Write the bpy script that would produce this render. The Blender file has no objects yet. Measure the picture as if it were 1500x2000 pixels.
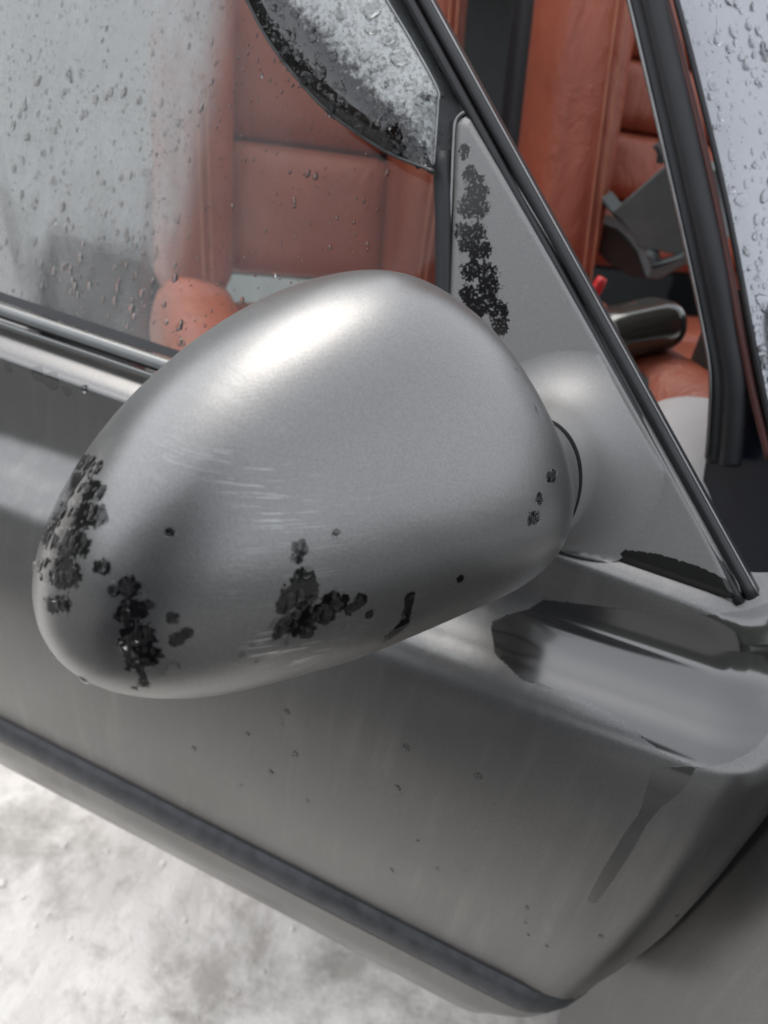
import bpy, bmesh, math, random
import numpy as np
from mathutils import Vector, Matrix
from mathutils.bvhtree import BVHTree
from mathutils import noise as mnoise

random.seed(7); rng = np.random.default_rng(7)
sc = bpy.context.scene
col = sc.collection

# ------------------------------------------------------------------ camera
cam_d = bpy.data.cameras.new('camera'); cam = bpy.data.objects.new('camera', cam_d); col.objects.link(cam)
cam_d.sensor_fit = 'HORIZONTAL'; cam_d.sensor_width = 36.0; cam_d.lens = 36.0
cam_d.clip_start = 0.01; cam_d.clip_end = 3000
_r = Vector((0.9088, 0.3866, 0.157)); _u = -Vector((0.33, -0.4356, -0.8375)); _b = -Vector((-0.2553, 0.8129, -0.5234))
cam.matrix_world = Matrix(((_r.x, _u.x, _b.x, 0), (_r.y, _u.y, _b.y, 0), (_r.z, _u.z, _b.z, 0.98), (0, 0, 0, 1)))
cam_d.dof.use_dof = True; cam_d.dof.focus_distance = 0.37; cam_d.dof.aperture_fstop = 11.0
sc.camera = cam

# ------------------------------------------------------------------ sky and sun (bright overcast)
SUN_EL, SUN_AZ = math.radians(66), math.radians(-62)     # azimuth from +Y towards +X
world = bpy.data.worlds.new('World'); sc.world = world; world.use_nodes = True
wn = world.node_tree.nodes; wl = world.node_tree.links
for n_ in list(wn): wn.remove(n_)
w_out = wn.new('ShaderNodeOutputWorld'); w_bg = wn.new('ShaderNodeBackground')
w_sky = wn.new('ShaderNodeTexSky'); w_sky.sky_type = 'NISHITA'; w_sky.sun_disc = False
w_sky.sun_elevation = SUN_EL; w_sky.sun_rotation = SUN_AZ; w_sky.air_density = 1.0; w_sky.dust_density = 1.0
w_hs = wn.new('ShaderNodeHueSaturation'); w_hs.inputs['Saturation'].default_value = 0.2
wl.new(w_sky.outputs[0], w_hs.inputs['Color']); wl.new(w_hs.outputs[0], w_bg.inputs['Color'])
w_bg.inputs['Strength'].default_value = 0.15
wl.new(w_bg.outputs[0], w_out.inputs['Surface'])
sun_d = bpy.data.lights.new('sun', 'SUN'); sun = bpy.data.objects.new('sun', sun_d); col.objects.link(sun)
sun_d.energy = 0.5; sun_d.angle = math.radians(40); sun_d.color = (1.0, 0.94, 0.86)
_sd = Vector((math.sin(SUN_AZ) * math.cos(SUN_EL), math.cos(SUN_AZ) * math.cos(SUN_EL), math.sin(SUN_EL)))
sun.rotation_euler = _sd.to_track_quat('Z', 'Y').to_euler()
sc.view_settings.view_transform = 'Standard'; sc.view_settings.look = 'None'
sc.view_settings.gamma = 1.0; sc.view_settings.use_curve_mapping = False
sc.view_settings.exposure = 1.32
sc.cycles.max_bounces = 12; sc.cycles.transparent_max_bounces = 24; sc.cycles.transmission_bounces = 10
sc.cycles.caustics_reflective = False; sc.cycles.caustics_refractive = True

# ------------------------------------------------------------------ materials
class NT:
    def __init__(s, name):
        s.m = bpy.data.materials.new(name); s.m.use_nodes = True; s.t = s.m.node_tree
        for n in list(s.t.nodes): s.t.nodes.remove(n)
        s.o = s.t.nodes.new('ShaderNodeOutputMaterial')
    def n(s, kind, **kw):
        nd = s.t.nodes.new('ShaderNode' + kind)
        for k, v in kw.items():
            if k.startswith('i_'):
                key = k[2:].replace('_', ' ')
                s.set(nd, int(key) if key.isdigit() else key, v)
            else: setattr(nd, k, v)
        return nd
    def set(s, nd, key, v):
        if hasattr(v, 'is_output') or isinstance(v, bpy.types.NodeSocket): s.t.links.new(v, nd.inputs[key])
        else:
            if isinstance(v, tuple) and len(v) == 3 and nd.inputs[key].type == 'RGBA': v = (*v, 1)
            nd.inputs[key].default_value = v
    def math(s, op, a, b=0.0, c=None, clamp=False):
        nd = s.n('Math', operation=op, use_clamp=clamp); s.set(nd, 0, a); s.set(nd, 1, b)
        if c is not None: s.set(nd, 2, c)
        return nd.outputs[0]
    def noise(s, scale, detail=3.0, rough=0.55, vec=None, stretch=None, kind='Fac', dist=0.0):
        if vec is None: vec = s.coord()
        if stretch:
            mp = s.n('Mapping'); s.set(mp, 'Vector', vec); mp.inputs['Scale'].default_value = stretch; vec = mp.outputs[0]
        nd = s.n('TexNoise'); s.set(nd, 'Vector', vec); nd.inputs['Scale'].default_value = scale
        nd.inputs['Detail'].default_value = detail; nd.inputs['Roughness'].default_value = rough; nd.inputs['Distortion'].default_value = dist
        return nd.outputs[kind]
    def coord(s): return s.n('TexCoord').outputs['Object']
    def ramp(s, f, lo, hi, a=0.0, b=1.0):
        nd = s.n('MapRange'); s.set(nd, 'Value', f)
        for k, v in (('From Min', lo), ('From Max', hi), ('To Min', a), ('To Max', b)): s.set(nd, k, v)
        nd.clamp = True; return nd.outputs[0]
    def mix(s, f, a, b):
        nd = s.n('Mix', data_type='RGBA'); s.set(nd, 0, f)
        for k, v in ((6, a), (7, b)):
            s.set(nd, k, v if not isinstance(v, tuple) else (*v[:3], 1))
        return nd.outputs[2]
    def mixf(s, f, a, b):
        nd = s.n('Mix', data_type='FLOAT'); s.set(nd, 0, f); s.set(nd, 2, a); s.set(nd, 3, b); return nd.outputs[0]
    def bump(s, h, strength, dist=0.001):
        nd = s.n('Bump'); s.set(nd, 'Height', h); nd.inputs['Strength'].default_value = strength; nd.inputs['Distance'].default_value = dist
        return nd.outputs[0]
    def end(s, shader): s.t.links.new(shader, s.o.inputs['Surface']); return s.m

def satin(name, base, rough, metal=0.9, wet=0.45, wet_rough=0.06, scratch=0.0, dust=0.3, grain=1.0, ragged=0.55, dry_bump=0.06, streak=0.0):
    k = NT(name); c = k.coord()
    big = k.noise(9, 4, .6, c); fine = k.noise(900, 2, .6, c); spk = k.noise(420, 2, .5, c)
    at = k.n('Attribute', attribute_name='wet').outputs['Fac']
    rag = k.noise(520, 4, .6, c, dist=.3)
    w = k.math('ADD', at, k.math('MULTIPLY', k.math('SUBTRACT', rag, .5), ragged * 2))
    w = k.ramp(w, -0.02, 0.06)
    dd = k.ramp(big, .45, .7, 0, dust)                      # dried dust haze
    sp = k.ramp(spk, .70, .76, 0, min(1, dust * 2.5))               # dust specks
    hz = k.math('ADD', dd, sp, clamp=True)
    hz = k.math('MULTIPLY', hz, k.math('SUBTRACT', 1.0, w))
    colr = k.mix(hz, base, (min(1, base[0] * 1.25), min(1, base[1] * 1.24), min(1, base[2] * 1.2)))
    rgh = k.mixf(big, rough - .04, rough + .06)
    if scratch > 0:
        s1 = k.noise(60, 2, .6, c, stretch=(1.2, .4, 26)); s2 = k.noise(16, 2, .5, c)
        sm = k.math('MULTIPLY', k.ramp(s1, .61, .66), k.ramp(s2, .42, .58, 0, scratch))
        sm = k.math('MULTIPLY', sm, k.math('SUBTRACT', 1.0, w)); sm = k.math('MULTIPLY', sm, k.n('Attribute', attribute_name='scuff').outputs['Fac'])
        colr = k.mix(sm, colr, (.85, .85, .84))
    gr = k.noise(1500, 2, .7, c); st = k.noise(70, 4, .6, c, stretch=(1, 1, .06))
    colr = k.mix(k.ramp(gr, .35, .65), k.mix(.12, colr, (0, 0, 0)), k.mix(.05, colr, (1, 1, 1)))
    if streak: colr = k.mix(k.math('MULTIPLY', k.ramp(st, .5, .72, 0, streak), k.ramp(big, .35, .6)), colr, (.62, .60, .56))
    colr = k.mix(w, colr, tuple(v * wet for v in base))
    rgh = k.mixf(w, rgh, wet_rough)
    h = k.math('MULTIPLY', fine, k.math('SUBTRACT', 1.0, w))
    p = k.n('BsdfPrincipled'); k.set(p, 'Base Color', colr); k.set(p, 'Roughness', rgh); k.set(p, 'Metallic', metal)
    k.set(p, 'Normal', k.bump(h, dry_bump * grain, .001))
    return k.end(p.outputs[0])

def plain(name, base, rough=.5, metal=0.0, var=.15, scale=30, bump=.1, bscale=300, coat=0.0, spec=.5, sheen=0):
    k = NT(name); c = k.coord(); nz = k.noise(scale, 4, .6, c)
    colr = k.mix(k.ramp(nz, .3, .7), tuple(v * (1 - var) for v in base), tuple(min(1, v * (1 + var)) for v in base))
    p = k.n('BsdfPrincipled'); k.set(p, 'Base Color', colr)
    k.set(p, 'Roughness', k.mixf(nz, max(.02, rough - .07), min(1, rough + .07))); k.set(p, 'Metallic', metal)
    p.inputs['Specular IOR Level'].default_value = spec
    p.inputs['Coat Weight'].default_value = coat; p.inputs['Coat Roughness'].default_value = .08
    if bump: k.set(p, 'Normal', k.bump(k.noise(bscale, 3, .6, c), bump, .001))
    return k.end(p.outputs[0])

def leather(name, base):
    k = NT(name); c = k.coord(); nz = k.noise(7, 4, .6, c)
    vo = k.n('TexVoronoi', feature='DISTANCE_TO_EDGE'); k.set(vo, 'Vector', c); vo.inputs['Scale'].default_value = 320
    wr = k.noise(24, 4, .65, c, stretch=(1, 1, .35), dist=.6)
    h = k.math('ADD', k.math('MULTIPLY', vo.outputs['Distance'], .5), k.math('MULTIPLY', wr, 4.0))
    colr = k.mix(k.ramp(nz, .3, .75), tuple(v * .82 for v in base), tuple(v * 1.1 for v in base))
    p = k.n('BsdfPrincipled'); k.set(p, 'Base Color', colr); k.set(p, 'Roughness', .42)
    k.set(p, 'Normal', k.bump(h, .5, .003))
    return k.end(p.outputs[0])

def clear_sheet(name, tint, fog=0.0, refl=1.0, ior=1.5, sky_sheen=False):
    """a pane seen through: tinted transmission, mirror reflection by angle, and a film of condensation or painted sky sheen"""
    k = NT(name); c = k.coord()
    tr = k.n('BsdfTransparent'); k.set(tr, 'Color', tint)
    gl = k.n('BsdfGlossy'); k.set(gl, 'Roughness', .02); k.set(gl, 'Color', (refl, refl, refl))
    fr = k.n('Fresnel'); fr.inputs['IOR'].default_value = ior
    body = tr.outputs[0]
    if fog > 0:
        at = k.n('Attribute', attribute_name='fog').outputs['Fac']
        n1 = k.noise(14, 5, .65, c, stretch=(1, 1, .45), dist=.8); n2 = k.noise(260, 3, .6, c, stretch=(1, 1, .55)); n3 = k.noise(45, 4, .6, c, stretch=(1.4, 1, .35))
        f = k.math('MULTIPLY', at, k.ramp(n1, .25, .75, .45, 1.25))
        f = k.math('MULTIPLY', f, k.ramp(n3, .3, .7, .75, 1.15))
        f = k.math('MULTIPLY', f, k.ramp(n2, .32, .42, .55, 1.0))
        if sky_sheen:      # painted sky reflection, diffuse white, broken into cells at its border
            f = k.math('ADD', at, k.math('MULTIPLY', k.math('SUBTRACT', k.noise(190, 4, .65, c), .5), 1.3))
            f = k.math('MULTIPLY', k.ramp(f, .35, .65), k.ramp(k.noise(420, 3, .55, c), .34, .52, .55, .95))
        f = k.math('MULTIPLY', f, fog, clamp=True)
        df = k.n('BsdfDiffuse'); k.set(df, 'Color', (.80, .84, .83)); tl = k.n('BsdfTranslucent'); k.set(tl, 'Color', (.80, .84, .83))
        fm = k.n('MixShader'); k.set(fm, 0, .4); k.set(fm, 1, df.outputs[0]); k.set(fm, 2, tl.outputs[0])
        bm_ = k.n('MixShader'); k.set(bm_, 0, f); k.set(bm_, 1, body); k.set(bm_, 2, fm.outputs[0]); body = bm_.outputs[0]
    mx = k.n('MixShader'); k.set(mx, 0, fr.outputs[0]); k.set(mx, 1, body); k.set(mx, 2, gl.outputs[0])
    return k.end(mx.outputs[0])

def water(name):
    k = NT(name); p = k.n('BsdfPrincipled'); k.set(p, 'Base Color', (1, 1, 1)); k.set(p, 'Roughness', 0.0)
    p.inputs['Transmission Weight'].default_value = 1.0; p.inputs['IOR'].default_value = 1.33
    return k.end(p.outputs[0])

def snow(name):
    k = NT(name); c = k.coord()
    n1 = k.noise(3.2, 5, .6, c, dist=.4); n2 = k.noise(16, 5, .7, c); n3 = k.noise(70, 4, .6, c)
    n4 = k.noise(7.5, 7, .72, c, dist=.25)
    f = k.math('ADD', k.ramp(n4, .46, .62), k.ramp(n2, .55, .8, 0, .5), clamp=True)
    colr = k.mix(f, (.86, .83, .785), (.50, .475, .435))
    colr = k.mix(k.ramp(n3, .62, .8, 0, .4), colr, (.34, .32, .29))
    n5 = k.noise(260, 3, .7, c); colr = k.mix(k.ramp(n5, .66, .74, 0, .6), colr, (.22, .2, .18))
    sep = k.n('SeparateXYZ'); k.set(sep, 0, c)                 # unseen dark slush, added so the door panel reflects a darker ground
    e = k.ramp(k.math('ADD', sep.outputs['Y'], k.math('MULTIPLY', k.math('SUBTRACT', n1, .5), .25)), -.13, .07, 1, 0)
    colr = k.mix(e, colr, k.mix(k.ramp(n2, .4, .7), (.10, .10, .10), (.27, .265, .26)))
    p = k.n('BsdfPrincipled'); k.set(p, 'Base Color', colr); k.set(p, 'Roughness', .75)
    k.set(p, 'Normal', k.bump(k.math('ADD', n2, k.math('MULTIPLY', n3, .5)), .25, .02))
    return k.end(p.outputs[0])

PAINT = (.215, .212, .206)
M = dict(
    paint=satin('door_paint', PAINT, .30, wet=.85, wet_rough=.12, dust=.35, ragged=.12, streak=.12),
    shell=satin('mirror_shell_paint', (.262, .259, .252), .34, wet=.22, wet_rough=.06, scratch=.40, dust=.25, dry_bump=.06, ragged=.7),
    plate=satin('mirror_base_plastic', (.28, .276, .27), .56, metal=.75, wet=.16, wet_rough=.14, scratch=.2, dust=.4, dry_bump=.09, ragged=1.1),
    body=satin('pillar_paint', (.42, .43, .45), .22, wet=.6, dust=.3),
    frame=plain('frame_metal', (.34, .34, .34), .30, .85, bump=.05),
    darkframe=plain('dark_frame', (.035, .036, .038), .32, .3, bump=.05),
    bead=plain('trim_bead', (.30, .30, .295), .3, .9, bump=.02),
    rubber=plain('black_rubber', (.022, .023, .025), .38, 0, bump=.1, bscale=500),
    matte=plain('matte_rubber', (.026, .027, .03), .5, 0, bump=.15, bscale=500),
    gap=plain('gap_black', (.006, .006, .007), .8, 0, bump=0),
    belt=plain('belt_trim', (.25, .255, .25), .38, .85, var=.08, bump=.02),
    mould=plain('lower_moulding', (.075, .078, .084), .5, .1, var=.35, scale=60, bump=.25, bscale=200),
    navy=plain('jamb_paint', (.012, .016, .028), .35, .0, bump=.03, coat=.3),
    leather=leather('red_leather', (.40, .11, .062)),
    stitch=plain('stitch_thread', (.50, .20, .12), .7, 0, bump=0),
    trim=plain('dark_trim', (.02, .022, .026), .6, 0),
    grey=plain('grey_plastic', (.135, .165, .165), .5, 0, var=.12, scale=40, bump=.2),
    dgrey=plain('dark_grey_plastic', (.05, .055, .055), .45, 0, var=.2),
    gloss=plain('glossy_dark', (.05, .055, .05), .15, .3, coat=.6, bump=.04, bscale=60),
    dash=plain('dash_grey', (.50, .49, .49), .7, 0, var=.05),
    redp=plain('red_plastic', (.6, .03, .03), .4, 0),
    mirror=plain('mirror_glass', (.8, .8, .8), .02, 1.0, var=0, bump=0),
    pane=clear_sheet('window_glass', (.96, .98, .97), fog=1.0, ior=1.22),
    smoke=clear_sheet('smoked_acrylic', (.20, .215, .205), fog=1.0, ior=1.7, sky_sheen=True),
    water=water('water'), snow=snow('snow'),
    cloth=plain('dark_jacket', (.025, .028, .04), .85, 0, var=.3, scale=20), jeans=plain('dark_trousers', (.03, .033, .045), .9, 0),
    wood=plain('reflection_wood', (.05, .055, .05), .95, 0, var=.4, scale=.4, bump=0),
    midgrey=plain('cabin_grey', (.09, .095, .095), .85, 0, var=.1),
    sidegrey=plain('side_panel_grey', (.48, .51, .50), .8, 0, var=.2, scale=6),
    belt_web=plain('belt_webbing', (.07, .02, .02), .8, 0),
    skin=plain('skin', (.5, .32, .24), .5, 0, var=.05), liner=plain('headliner', (.5, .51, .5), .9, 0, var=.05),
)

# ------------------------------------------------------------------ mesh helpers
def tag(o, label=None, cat=None, kind=None, group=None):
    if label: o['label'] = label
    if cat: o['category'] = cat
    if kind: o['kind'] = kind
    if group: o['group'] = group
    return o
def empty(name, loc, parent=None):
    o = bpy.data.objects.new(name, None); o.empty_display_size = .05; col.objects.link(o); o.location = loc
    if parent: attach(o, parent)
    return o
def attach(o, parent):
    o.parent = parent; o.matrix_parent_inverse = Matrix.Translation(-parent.location)   # every mesh is written in world coordinates
def mk(name, V, Fc, mat, parent=None, smooth=True, wet=None, fog=None, scuff=None, label=None, bev=0.0, sub=0):
    me = bpy.data.meshes.new(name); me.from_pydata([tuple(map(float, v)) for v in V], [], [tuple(map(int, f)) for f in Fc]); me.update()
    if smooth: me.polygons.foreach_set('use_smooth', [True] * len(me.polygons))
    for nm, a in (('wet', wet), ('fog', fog), ('scuff', scuff)):
        if a is not None:
            at = me.attributes.new(nm, 'FLOAT', 'POINT'); at.data.foreach_set('value', np.asarray(a, dtype=np.float32))
    me.materials.append(M[mat] if isinstance(mat, str) else mat)
    o = bpy.data.objects.new(name, me); col.objects.link(o)
    if parent: attach(o, parent)
    if label: o['label'] = label
    if bev:
        b = o.modifiers.new('bevel', 'BEVEL'); b.width = bev; b.segments = 3; b.limit_method = 'ANGLE'
    if sub:
        s = o.modifiers.new('subd', 'SUBSURF'); s.levels = sub; s.render_levels = sub
    return o
def grid_faces(n, m, wrap=False, off=0):
    Fc = []
    for i in range(n - 1):
        for j in range(m if wrap else m - 1):
            a = i * m + j; b = i * m + (j + 1) % m; Fc.append((off + a, off + b, off + b + m, off + a + m))
    return Fc
def spline(P, n):
    """Catmull-Rom through P, n samples evenly in parameter"""
    P = np.asarray(P, float); Q = np.vstack([2 * P[0] - P[1], P, 2 * P[-1] - P[-2]]); k = len(P) - 1
    out = []
    for t in np.linspace(0, k, n):
        i = min(int(t), k - 1); u = t - i; a, b, c, d = Q[i:i + 4]
        out.append(.5 * ((2 * b) + (c - a) * u + (2 * a - 5 * b + 4 * c - d) * u * u + (3 * b - a - 3 * c + d) * u ** 3))
    return np.array(out)
def frames(path, up):
    P = np.asarray(path, float); Tn = np.gradient(P, axis=0); Tn /= np.linalg.norm(Tn, axis=1)[:, None]
    up = np.asarray(up, float); S_ = np.cross(Tn, up); S_ /= np.linalg.norm(S_, axis=1)[:, None]; U = np.cross(S_, Tn)
    return P, Tn, S_, U
def sweep(name, path, prof, mat, parent=None, up=(0, -1, 0), caps=True, scale=None, label=None, smooth=True, bev=0):
    """closed profile (side, up) swept along a path"""
    P, Tn, S_, U = frames(path, up); n, m = len(P), len(prof); V = []
    for i in range(n):
        s = 1 if scale is None else scale[i]
        for (a, b) in prof: V.append(P[i] + S_[i] * a * s + U[i] * b * s)
    Fc = grid_faces(n, m, True)
    if caps: Fc += [tuple(range(m))[::-1], tuple(range((n - 1) * m, n * m))]
    return mk(name, V, Fc, mat, parent, smooth, label=label, bev=bev)
def circ(r, n=14, sx=1, sy=1): return [(r * sx * math.cos(2 * math.pi * i / n), r * sy * math.sin(2 * math.pi * i / n)) for i in range(n)]
def tube(name, path, r, mat, parent=None, up=(0, -1, 0), n=10, sx=1, sy=1, label=None, scale=None):
    return sweep(name, path, circ(r, n, sx, sy), mat, parent, up, label=label, scale=scale)
def seg_dist(P, a, b):
    P = np.asarray(P, float); a = np.asarray(a, float); b = np.asarray(b, float); d = b - a
    t = np.clip(((P - a) @ d) / max(1e-12, d @ d), 0, 1); return np.linalg.norm(P - a - t[:, None] * d, axis=1)
def blob_field(P, blobs):
    """how far inside a union of round and elongated spots each point lies: >0 inside"""
    v = np.full(len(P), -1.0)
    for b in blobs:
        if len(b) == 3: d = np.linalg.norm(P - np.array(b[:2]), axis=1); r = b[2]
        else: d = seg_dist(P, b[:2], b[2:4]); r = b[4]
        v = np.maximum(v, 1 - d / r)
    return np.clip(v, -1, 1)
def poly_field(P, poly, soft):
    P = np.asarray(P); inside = np.zeros(len(P), bool); dm = np.full(len(P), 9.0); n = len(poly)
    for i in range(n):
        a, b = poly[i], poly[(i + 1) % n]; dm = np.minimum(dm, seg_dist(P, a, b))
        c = ((a[1] > P[:, 1]) != (b[1] > P[:, 1])) & (P[:, 0] < (b[0] - a[0]) * (P[:, 1] - a[1]) / (b[1] - a[1] + 1e-12) + a[0]); inside ^= c
    return np.clip(np.where(inside, dm, -dm) / soft, -1, 1)
def bvh_of(o):
    me = o.data; return BVHTree.FromPolygons([o.matrix_world @ v.co for v in me.vertices] if False else [v.co for v in me.vertices], [p.vertices[:] for p in me.polygons])
def rounded_box(name, sx, sy, sz, mat, parent, mw, puff=0.0, rad=.02, label=None, n=10):
    """soft pad: box with rounded edges and a pillowed +y face, placed by matrix mw"""
    V = []; Fc = []
    h = np.array((sx, sy, sz)) / 2; core = np.maximum(h - rad, .002)
    for ax in range(3):
        for sg in (-1, 1):
            o = len(V); u_, v_ = [a for a in range(3) if a != ax]
            for i in range(n + 1):
                for j in range(n + 1):
                    p = np.zeros(3); p[ax] = sg; p[u_] = 2 * i / n - 1; p[v_] = 2 * j / n - 1
                    p = np.sign(p) * np.abs(p) ** .8 if False else p
                    q = p * h; c = np.clip(q, -core, core); d = q - c; L = np.linalg.norm(d)
                    if L > 1e-9: q = c + d / L * rad
                    if puff and p[1] > 0: q[1] += puff * (1 - p[0] ** 2) ** .6 * (1 - p[2] ** 2) ** .6 * max(0, p[1])
                    V.append(mw @ Vector(q))
            for i in range(n):
                for j in range(n):
                    a = o + i * (n + 1) + j; f = (a, a + 1, a + n + 2, a + n + 1); Fc.append(f if (sg > 0) == (ax != 1) else f[::-1])
    o = mk(name, V, Fc, mat, parent, True, label=label)
    bm = bmesh.new(); bm.from_mesh(o.data); bmesh.ops.remove_doubles(bm, verts=bm.verts, dist=1e-5); bmesh.ops.recalc_face_normals(bm, faces=bm.faces); bm.to_mesh(o.data); bm.free()
    return o

# ------------------------------------------------------------------ water drops
def drop_shape(seed, n=12, rings=4):
    r = random.Random(seed); ph = [r.uniform(0, 6.28) for _ in range(3)]; am = [r.uniform(.03, .16), r.uniform(.02, .12), r.uniform(.01, .06)]
    V = []
    for k in range(rings):
        th = k / rings * math.pi / 2; rr = math.cos(th) ** .75; z = math.sin(th) * .52
        for i in range(n):
            a = 2 * math.pi * i / n; q = 1 + sum(am[j] * math.sin((j + 2) * a + ph[j]) for j in range(3))
            V.append((rr * q * math.cos(a), rr * q * math.sin(a), z))
    V.append((0, 0, .54)); t = len(V) - 1
    Fc = grid_faces(rings, n, True) + [((rings - 1) * n + i, (rings - 1) * n + (i + 1) % n, t) for i in range(n)] + [tuple(range(n))[::-1]]
    return np.array(V), Fc
DROPS = [drop_shape(s) for s in range(8)]
DROP_ME = []
for V_, F_ in DROPS:
    me_ = bpy.data.meshes.new('water_drop'); me_.from_pydata([tuple(v) for v in V_], [], F_); me_.update()
    me_.polygons.foreach_set('use_smooth', [True] * len(me_.polygons)); me_.materials.append(M['water']); DROP_ME.append(me_)
def frame_at(p, nrm, ang, down=Vector((0, 0, -1))):
    z = nrm.normalized(); y = down - z * down.dot(z)
    if y.length < 1e-4: y = Vector((1, 0, 0)) - z * z.x
    y.normalize(); x = y.cross(z)
    R = Matrix((x, y, z)).transposed().to_4x4(); return Matrix.Translation(p) @ R @ Matrix.Rotation(ang, 4, 'Z')
def place_drop(p, nrm, r, parent, ln=1.0, ang=0.0, flat=1.0):
    o = bpy.data.objects.new('water_drop', random.choice(DROP_ME)); col.objects.link(o)
    mw = frame_at(p - nrm * r * .04, nrm, ang) @ Matrix.Diagonal((r, r * ln, r * flat, 1))
    attach(o, parent); o.matrix_basis = mw
    return o
def drops_stuff(name, items, parent):
    V = []; Fc = []; off = 0
    for (p, nrm, r, ln, ang, flat) in items:
        dv, df = random.choice(DROPS); mw = np.array(frame_at(p - nrm * r * .04, nrm, ang) @ Matrix.Diagonal((r, r * ln, r * flat, 1)))
        V.append(dv @ mw[:3, :3].T + mw[:3, 3]); Fc += [tuple(i + off for i in f) for f in df]; off += len(dv)
    if not V: return
    o = mk(name, np.vstack(V), Fc, 'water', parent); o['kind'] = 'stuff'; return o
def orient(nrm): return nrm if nrm.y < 0 else -nrm
def scatter(bv, items, parent, big, stuff_name, d=Vector((0, 1, 0))):
    """items: (x, z, r, length factor, angle, flatness); drops with radius over big are single parts"""
    rest = []
    for (x, z, r, ln, ang, fl) in items:
        h = bv.ray_cast(Vector((x, -.6, z)), d, 4.0)
        if h[0] is None: continue
        nr = orient(h[1])
        if r >= big: place_drop(h[0], nr, r, parent, ln, ang, fl)
        else: rest.append((h[0], nr, r, ln, ang, fl))
    drops_stuff(stuff_name, rest, parent)

# ------------------------------------------------------------------ ground
def axis(n, near, far):
    t = np.linspace(-1, 1, n); return np.sign(t) * (near * np.abs(t) + far * np.abs(t) ** 9)
gx = axis(300, 1.8, 400); gy = axis(300, 1.8, 400); V = []
for yv in gy:
    for xv in gx:
        d = math.hypot(xv, yv); f = 1 / (1 + (d / 3.5) ** 4)
        h = .03 * mnoise.fractal(Vector((xv * 2.2, yv * 2.2, 3)), 1, 2, 4) + .006 * mnoise.fractal(Vector((xv * 14, yv * 14, 9)), 1, 2, 3)
        V.append((xv, yv, h * f - .02))
ground = tag(mk('snow_ground', V, grid_faces(300, 300), 'snow'), 'trodden white and grey snow lying under the open car door', kind='structure')

V = []; Fc = []; r_ = random.Random(3)
def ground_z(x, y):
    d = math.hypot(x, y); f = 1 / (1 + (d / 3.5) ** 4)
    return (.03 * mnoise.fractal(Vector((x * 2.2, y * 2.2, 3)), 1, 2, 4) + .006 * mnoise.fractal(Vector((x * 14, y * 14, 9)), 1, 2, 3)) * f - .02
for _ in range(900):
    x, y = r_.uniform(-1.1, .35), r_.uniform(.28, 1.0)
    if mnoise.noise(Vector((x * 5, y * 5, 1))) < -.05: continue
    q = .0020 * math.exp(r_.gauss(0, .55)); z = ground_z(x, y); o_ = len(V); m6 = 7
    for k_ in range(3):
        rr = (1.0, .8, .35)[k_] * q; hz = (-.3, .2, .35)[k_] * q
        for a_ in range(m6):
            w_ = 2 * math.pi * a_ / m6; jit = 1 + r_.uniform(-.25, .25); V.append((x + rr * jit * math.cos(w_), y + rr * jit * math.sin(w_), z + hz))
    Fc += grid_faces(3, m6, True, o_) + [tuple(o_ + 2 * m6 + a_ for a_ in range(m6))]
tag(mk('slush_clumps', V, Fc, 'snow', smooth=False), 'small clumps of broken snow scattered over the ground', kind='stuff')
# dark wooded rise all round, far off: unseen, added for its dark reflection
V = []; nh = 180
for i in range(7):
    for j in range(nh):
        a = 2 * math.pi * j / nh; r = 42 + 6 * i; t = i / 6
        h = (19 + 5 * mnoise.noise(Vector((math.cos(a) * 6, math.sin(a) * 6, 2))) + 1.5 * mnoise.noise(Vector((math.cos(a) * 40, math.sin(a) * 40, 5)))) * math.sin(t * math.pi / 2) if i else -.3
        V.append((r * math.cos(a), r * math.sin(a), h))
tag(mk('reflection_hills', V, grid_faces(7, nh, True), 'wood'), 'unseen dark wooded rise, added for its reflection in the paint', kind='structure')

# the photographer, standing behind the camera: seen only as a dark shape in the paint
def person():
    J = [((.02, -.46, .86), .155, -1), ((.02, -.45, 1.05), .15, 0), ((.02, -.43, 1.28), .17, 1), ((.02, -.40, 1.43), .07, 2), ((.02, -.37, 1.52), .085, 3), ((.02, -.35, 1.62), .10, 4), ((.02, -.36, 1.72), .07, 5),
         ((-.18, -.42, 1.38), .075, 2), ((-.26, -.34, 1.14), .055, 7), ((-.14, -.14, 1.00), .042, 8), ((-.09, -.06, .985), .03, 9),
         ((.22, -.42, 1.38), .075, 2), ((.30, -.34, 1.14), .055, 11), ((.18, -.14, 1.00), .042, 12), ((.12, -.06, .985), .03, 13),
         ((-.09, -.46, .76), .115, 0), ((-.11, -.42, .46), .078, 15), ((-.12, -.46, .09), .055, 16), ((-.13, -.33, .045), .045, 17),
         ((.13, -.46, .76), .115, 0), ((.15, -.42, .46), .078, 19), ((.16, -.46, .09), .055, 20), ((.17, -.33, .045), .045, 21)]
    J = [((p[0] - .17, p[1] + (.05 if p[1] < -.3 else -.02), p[2] * .90), r * 1.08, k) for p, r, k in J]
    me = bpy.data.meshes.new('person'); me.from_pydata([j[0] for j in J], [(j[2], i) for i, j in enumerate(J) if j[2] >= 0], []); me.update()
    o = bpy.data.objects.new('person', me); col.objects.link(o); me.materials.append(M['cloth'])
    o.modifiers.new('skin', 'SKIN')
    for i, j in enumerate(J):
        sv = me.skin_vertices[0].data[i]; sv.radius = (j[1], j[1] * (.72 if i < 3 else 1)); sv.use_root = (i == 0)
    ss = o.modifiers.new('subd', 'SUBSURF'); ss.levels = ss.render_levels = 2
    return o
tag(person(), 'person in dark clothes holding the camera, mirrored in the paint', 'person')

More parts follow.
